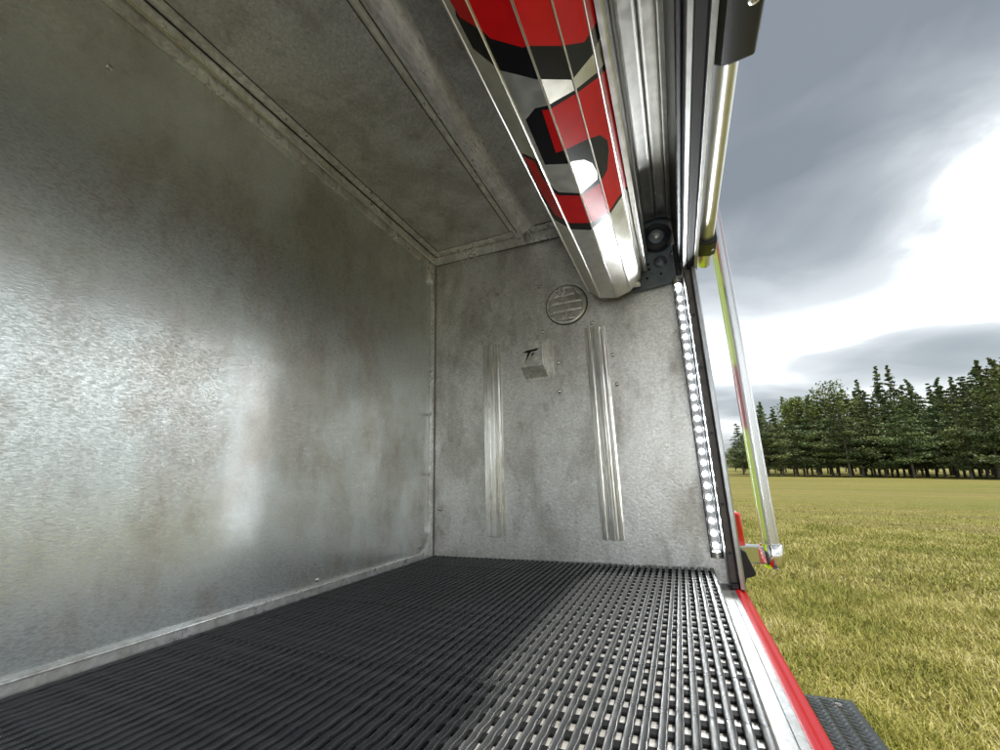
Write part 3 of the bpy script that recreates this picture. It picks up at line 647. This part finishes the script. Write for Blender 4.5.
# printed lettering on the curtain: red shapes with black outlines on bare slats
K1 = trace([(430, -200), (640, -200), (612, -4), (602, 32), (592, 55), (572, 79.6), (541, 79), (536, 79), (500, 70), (473, 48), (456, 15)])
R1 = trace([(420, -200), (640, -200), (608, -20), (598, 20), (584, 42), (562, 45.6), (530, 45.6), (522, 47), (490, 38), (482, 30), (460, 17), (450, 0)])
K2 = trace([(525.6, 119.6), (535, 108), (548, 105), (576, 89), (596, 73), (606, 62), (640, 50), (640, 178), (624, 193), (608, 216.5), (590, 230), (571, 229), (555, 220), (538, 192), (522, 153), (527, 154.8), (536, 159), (543.5, 174.5), (554, 188.5), (559, 192), (581, 193), (597, 179), (597, 172), (592, 163), (584, 159.6), (573, 161), (568, 163.5), (545, 164.5)])
R2 = trace([(542, 110), (550, 109), (578, 92), (597, 78), (607, 68), (642, 55), (642, 172), (623, 190), (608, 213), (590, 222.8), (570, 222.8), (554.4, 214), (540, 190), (524, 156), (535, 161.5), (542.5, 177.5), (553.6, 191.6), (558.4, 195), (581, 195.6), (600, 183), (607, 170), (608.8, 150), (607, 140), (600, 134.8), (584, 140.4), (566.4, 149.2), (556, 152.4)])
def inside(pt, poly):
    x, y = pt; c = False; j = len(poly) - 1
    for i in range(len(poly)):
        xi, yi = poly[i]; xj, yj = poly[j]
        if (yi > y) != (yj > y) and x < (xj - xi) * (y - yi) / (yj - yi) + xi: c = not c
        j = i
    return c
door = MB().tube((CC[0], CY0 - 0.02, CC[1]), (CC[0], CY1 + 0.03, CC[1]), 0.030, 24).build('roll_up_door', M_track, TR, smooth=True)
def slat(i, decal):
    A, B = VX[i], VX[i + 1]; w = WD[i]; s0 = CUM[i]; t = (B - A) / w; nn = np.array([t[1], -t[0]])
    mid = (A + B) / 2 - CC
    if nn.dot(mid) < 0: nn = -nn
    hw = 0.0013; mb = MB()
    def P3(s, y, o=0.0): q = A + t * s + nn * o; return (q[0], y, q[1])
    vv = [Vector((hw, CY0)), Vector((w - hw, CY0)), Vector((w - hw, CY1)), Vector((hw, CY1))]; ee = [(0, 1), (1, 2), (2, 3), (3, 0)]
    if decal:
        for poly in (K1, R1, K2, R2):
            o = len(vv); vv += [Vector((p[0] - s0, p[1])) for p in poly]; ee += [(o + j, o + (j + 1) % len(poly)) for j in range(len(poly))]
    ov, oe, of, *_ = delaunay_2d_cdt(vv, ee, [], 0, 1e-6)
    fs, ms = [], []
    for f in of:
        c = sum((ov[q] for q in f), Vector((0, 0))) / len(f)
        if not (hw < c.x < w - hw and CY0 < c.y < CY1): continue
        g = (c.x + s0, c.y); m = 0
        if decal:
            if inside(g, K1): m = 3
            if inside(g, R1): m = 2
            if inside(g, K2): m = 3
            if inside(g, R2): m = 2
        fs.append(tuple(f)); ms.append(m)
    mb.add([P3(p.x, p.y, 0.0004) for p in ov], fs); mb.m = ms
    # rolled hinge edges and the underside
    for a, b in ((0.0, hw), (w - hw, w)):
        c = 0.5 * (a + b)
        mb.add([P3(a, CY0, 0.0), P3(c, CY0, 0.0016), P3(b, CY0, 0.0004), P3(a, CY1, 0.0), P3(c, CY1, 0.0016), P3(b, CY1, 0.0004)], [(0, 1, 4, 3), (1, 2, 5, 4)], 1)
    mb.add([P3(0, CY0, 0), P3(w, CY0, 0), P3(w, CY0, -0.006), P3(0, CY0, -0.006), P3(0, CY1, 0), P3(w, CY1, 0), P3(w, CY1, -0.006), P3(0, CY1, -0.006)], [(0, 1, 2, 3), (4, 5, 6, 7), (2, 3, 7, 6)], 0)
    return mb.build('slat', [M_slat, M_slatedge, M_red, M_black], door)
for i in range(len(PH) - 1): slat(i, 2 <= i <= 8)
MB().lathe((CC[0], CY1 + 0.0005, CC[1]), (0, 1, 0), [(0.012, 0.002), (0.064, 0.002), (0.066, 0.0), (0.064, -0.002)], 36).build('coil_end', M_track, door, smooth=True)
MB().box(-0.048, -0.032, CY1 - 0.004, CY1 + 0.010, 0.432, 0.440).build('coil_end_shoe', M_tube, door, bevel=0.001)
# the part of the curtain that runs from the coil over the rollers to the track
def run_slat(a, b):
    a = np.array(a); b = np.array(b); t = nrm(b - a); nn = np.array([t[1], -t[0]]); w = np.linalg.norm(b - a)
    if nn[1] > 0: nn = -nn
    pr = [(0, 0), (0.0015, 0.0022), (0.003, 0.0012), (0.006, 0.0008), (w - 0.006, 0.0008), (w - 0.003, 0.0012), (w - 0.0015, 0.0022), (w, 0), (w, -0.006), (0, -0.006)]
    MB().prism([tuple(a + t * p + nn * q) for p, q in pr], 'y', CY0, 0.972).build('slat', M_slat, door)
for a, b in (((-0.0170, 0.470), (-0.0115, 0.5180)), ((-0.0110, 0.5185), (-0.0085, 0.5900)), ((-0.0080, 0.600), (0.0205, 0.6065)), ((0.0212, 0.6065), (0.0450, 0.6010)), ((0.0460, 0.6005), (0.0650, 0.5800))):
    run_slat(a, b)
MB().box(0.0615, 0.0690, CY0, 0.974, 0.4490, 0.572).build('bottom_bar', M_track, door, bevel=0.0012)
MB().box(0.0692, 0.0838, CY0, 0.974, 0.4530, 0.565).build('bottom_seal', M_rubber, door, bevel=0.002)
MB().box(0.0840, 0.0915, CY0, 0.974, 0.4485, 0.568).build('bottom_bar_face', M_track, door, bevel=0.0012)
MB().box(0.0530, 0.0605, CY0, 0.974, 0.4720, 0.590).build('inner_seal', M_blackpl, door, bevel=0.002)
TX, TZ, TRAD = 0.1145, 0.492, 0.0135
MB().tube((TX, CY0, TZ), (TX, 1.035, TZ), TRAD, 36).build('lift_bar', M_tube, door, smooth=True)
def clip(y0, y1):
    pr = [(0.0917, 0.520), (0.0917, 0.4780), (0.0960, 0.4745), (0.1200, 0.4700), (0.1310, 0.4740), (0.1330, 0.4800), (0.1320, 0.512), (0.1200, 0.520)]
    return MB().prism(pr, 'y', y0, y1).build('lift_bar_clip', M_blackpl, door, bevel=0.0022)
clip(0.905, 0.962); c2 = MB().prism([(0.0930, 0.530), (0.0930, 0.4850), (0.0960, 0.4740), (0.1030, 0.4680), (0.1130, 0.4665), (0.1385, 0.4690), (0.1400, 0.4720), (0.1400, 0.530)], 'y', -0.05, 0.470).build('lift_bar_bracket', M_blackpl, door, bevel=0.003)
for p, n_ in (((0.1235, 0.935, 0.4706), 0), ((0.1280, 0.400, 0.4676), 1)):
    MB().lathe(p, (0, 0, -1), [(0.0060, -0.001), (0.0060, 0.0008), (0.0048, 0.0016), (0.0030, 0.0016), (0.0026, 0.0002), (0, 0.0002)] if n_ else [(0.0032, -0.001), (0.0030, 0.0010), (0.0, 0.0016)], 18).build('clip_rivet', M_tube, door, smooth=True)
# end plate, guide roller
ep = MB().prism([(-0.052, 0.428), (0.036, 0.436), (0.044, 0.442), (0.047, 0.452), (0.047, 0.66), (-0.052, 0.66)], 'y', 0.9865, 0.9890).build('end_plate', M_plate, TR, bevel=0.0008)
gr = MB().lathe((0.016, 0.9860, 0.556), (0, -1, 0), [(0.0360, 0.0), (0.0360, 0.010), (0.0330, 0.0135), (0.0215, 0.0140), (0.0200, 0.0110), (0.0, 0.0110)], 40).build('guide_roller', M_blackpl, TR, smooth=True)
MB().lathe((0.016, 0.9748, 0.556), (0, -1, 0), [(0.0190, 0.0), (0.0185, 0.0018), (0.0170, 0.0020), (0.0160, 0.0004), (0.0, 0.0004)], 32).build('bearing_ring', M_plate, gr, smooth=True)
MB().lathe((0.016, 0.9740, 0.556), (0, -1, 0), [(0.0080, 0.0), (0.0075, 0.0030), (0.0040, 0.0036), (0.0030, 0.0015), (0.0, 0.0015)], 20).build('axle_screw', M_screw, gr, smooth=True)
MB().lathe((0.018, 0.9862, 0.494), (0, -1, 0), [(0.0155, 0.0), (0.0145, 0.0040), (0.0100, 0.0075), (0.0060, 0.0080), (0.0040, 0.0050), (0, 0.0050)], 24).build('adjuster_boss', M_plate, ep, smooth=True)
for x, z in ((-0.024, 0.500), (-0.010, 0.493), (-0.009, 0.480), (-0.016, 0.458), (0.016, 0.463), (-0.030, 0.605)):
    MB().lathe((x, 0.9863, z), (0, -1, 0), [(0.0032, 0.0), (0.0032, 0.0003), (0, 0.0003)], 12).build('plate_hole', M_dark, ep)
MB().box(0.0470, 0.0600, 0.962, 0.9855, 0.448, 0.520).build('track_throat', M_blackpl, TR, bevel=0.003)
MB().tube((0.044, 0.975, 0.500), (0.056, 0.965, 0.515), 0.0055, 12).build('throat_pin', M_track, TR, smooth=True)

# ------------------------------------------------------------------ grab rail outside
GX, GY, GR = 0.160, 1.098, 0.0165
nr = 34; pr = []
for i in range(nr):
    t0 = 2 * math.pi * i / nr
    for f, rr in ((0.0, GR - 0.0011), (0.22, GR), (0.62, GR), (0.84, GR - 0.0011)):
        t = t0 + f * 2 * math.pi / nr; pr.append((GX + rr * math.cos(t), GY + rr * math.sin(t)))
rail = MB().prism(pr, 'z', -0.160, 0.90).build('grab_rail', M_grip, TR)
for z0, s in ((-0.197, 1), (0.857, -1)):
    MB().lathe((GX, GY, z0), (0, 0, 1), [(0.0, 0.0), (0.0150, 0.0), (0.0190, 0.004), (0.0205, 0.010), (0.0210, 0.046), (0.0195, 0.048), (0.0166, 0.048)], 36).build('rail_socket', M_chrome, rail, smooth=True)
    MB().prism([(0.0905, GY - 0.030), (0.0905, GY + 0.044), (0.104, GY + 0.030), (0.128, GY + 0.018), (GX - 0.012, GY + 0.015), (GX - 0.012, GY - 0.015), (0.128, GY - 0.010), (0.104, GY - 0.016)], 'z', z0 + 0.008, z0 + 0.044).build('rail_stanchion', M_chrome, rail, smooth=True, bevel=0.003)
# marker lamp and black bumper pad on the body beside the track
mk = MB().box(0.0905, 0.1150, 1.120, 1.190, -0.160, -0.088).build('marker_lamp', M_redlens, TR, bevel=0.005)
MB().box(0.0903, 0.0935, 1.114, 1.196, -0.166, -0.082).build('lamp_base', M_chrome, mk, bevel=0.002)
bp_ = [P(*q, 1.04) for q in ((739, 548), (746, 552), (748.5, 558), (756.5, 573.5), (755, 576.5), (747, 578.5), (745, 587))]
MB().prism([(0.084, bp_[0][2])] + [(p[0], p[2]) for p in bp_] + [(0.084, bp_[-1][2])], 'y', 1.040, 1.075).build('bumper_pad', M_rubber, TR, bevel=0.0015)
# folding step of black tread plate
SZ = -0.52
s1 = onplane(852, 700, 2, SZ); SX1, SY1 = s1[0], s1[1]
step = MB().prism([(0.090, -0.6), (SX1, -0.6), (SX1, SY1 - 0.0), (0.090, SY1 - 0.0)], 'z', SZ - 0.035, SZ).build('step', plain('black tread plate paint', (0.024, 0.030, 0.036), 0.36, var=0.3, vscale=25, rvar=0.08), TR, bevel=0.003)
tb = MB(); i = 0
yy = SY1 - 0.02
while yy > 0.55:
    xx = 0.10 + (0.0145 if i % 2 else 0)
    while xx < SX1 - 0.012:
        a = math.radians(52 if (round((xx - 0.10) / 0.0145) % 2) else -18); L, W = 0.0105, 0.0030
        ux, uy = math.cos(a), math.sin(a)
        base = [(xx + ux * L, yy + uy * L), (xx - uy * W, yy + ux * W), (xx - ux * L, yy - uy * L), (xx + uy * W, yy - ux * W)]
        top = [(xx + (p - xx) * 0.55, yy + (q - yy) * 0.55) for p, q in base]
        tb.add([(p, q, SZ - 0.0003) for p, q in base] + [(p, q, SZ + 0.0022) for p, q in top], [(0, 1, 5, 4), (1, 2, 6, 5), (2, 3, 7, 6), (3, 0, 4, 7), (4, 5, 6, 7)])
        xx += 0.0145
    yy -= 0.0145; i += 1
tbo = tb.build('tread_bars', plain('worn tread with painted glints', (0.075, 0.082, 0.09), 0.20, var=0.4, vscale=80), step); tbo['kind'] = 'stuff'  # worn bars, coloured lighter than the plate to stand in for specular glints
MB().lathe((SX1 - 0.035, SY1 - 0.035, SZ), (0, 0, 1), [(0.007, 0), (0.0065, 0.002), (0.003, 0.003), (0, 0.003)], 14).build('step_bolt', M_screw, step, smooth=True)

# ------------------------------------------------------------------ slatted mat on the compartment floor
MT = root('floor_mat', 'black ribbed drainage mat covering the compartment floor', 'mat', MW)
MTOP = -0.183; P_ = 0.0118; CP = 0.0240
ms = MB(); ncb = int((0.9975 - YN - 0.012) / CP); ny = ncb * 6; y1 = 0.9975; y0 = y1 - ncb * CP
pf = [(-0.0030, -0.0042), (-0.0034, -0.0016), (-0.0030, -0.0003), (-0.0024, 0.0), (-0.0014, -0.0005), (0.0014, -0.0005), (0.0024, 0.0), (0.0030, -0.0003), (0.0034, -0.0016), (0.0030, -0.0042)]
vs = []; k = len(pf)
for j in range(ny + 1):
    y = y0 + (y1 - y0) * j / ny; sag = -0.0007 * (0.5 + 0.5 * math.cos(2 * math.pi * (y - y0) / CP)); wd = 1 + 0.05 * math.cos(2 * math.pi * (y - y0) / CP)
    vs += [(a * wd, y, b + sag) for a, b in pf]
fs = [(j * k + i, j * k + i + 1, (j + 1) * k + i + 1, (j + 1) * k + i) for j in range(ny) for i in range(k - 1)] + [tuple(range(k)), tuple(range(ny * k, ny * k + k))]
ms.add(vs, fs)
st0 = ms.build('strip', M_mat, MT, smooth=True, dz=0); st0.location = (0, 0, 0)
xs = np.arange(0.0358, -0.606, -P_)
for i, x in enumerate(xs):
    loc = (x + rnd.uniform(-0.0003, 0.0003), 0, H + MTOP + rnd.uniform(-0.0004, 0.0002))
    if i == 0: st0.location = loc
    else: twin(st0, loc, MT, (0, rnd.uniform(-0.05, 0.05), rnd.uniform(-0.0006, 0.0006)))
cbm = MB().prism([(-0.0048, 0.0), (0.0048, 0.0), (0.0050, 0.0012), (0.0042, 0.0022), (-0.0042, 0.0022), (-0.0050, 0.0012)], 'x', -0.6075, 0.0400)
cb0 = cbm.build('crossbar', M_under, MT, smooth=True, dz=0)
for j in range(ncb):
    loc = (0, y0 + CP * (j + 0.5), H + ZF + 0.0004)
    if j == 0: cb0.location = loc
    else: twin(cb0, loc, MT)
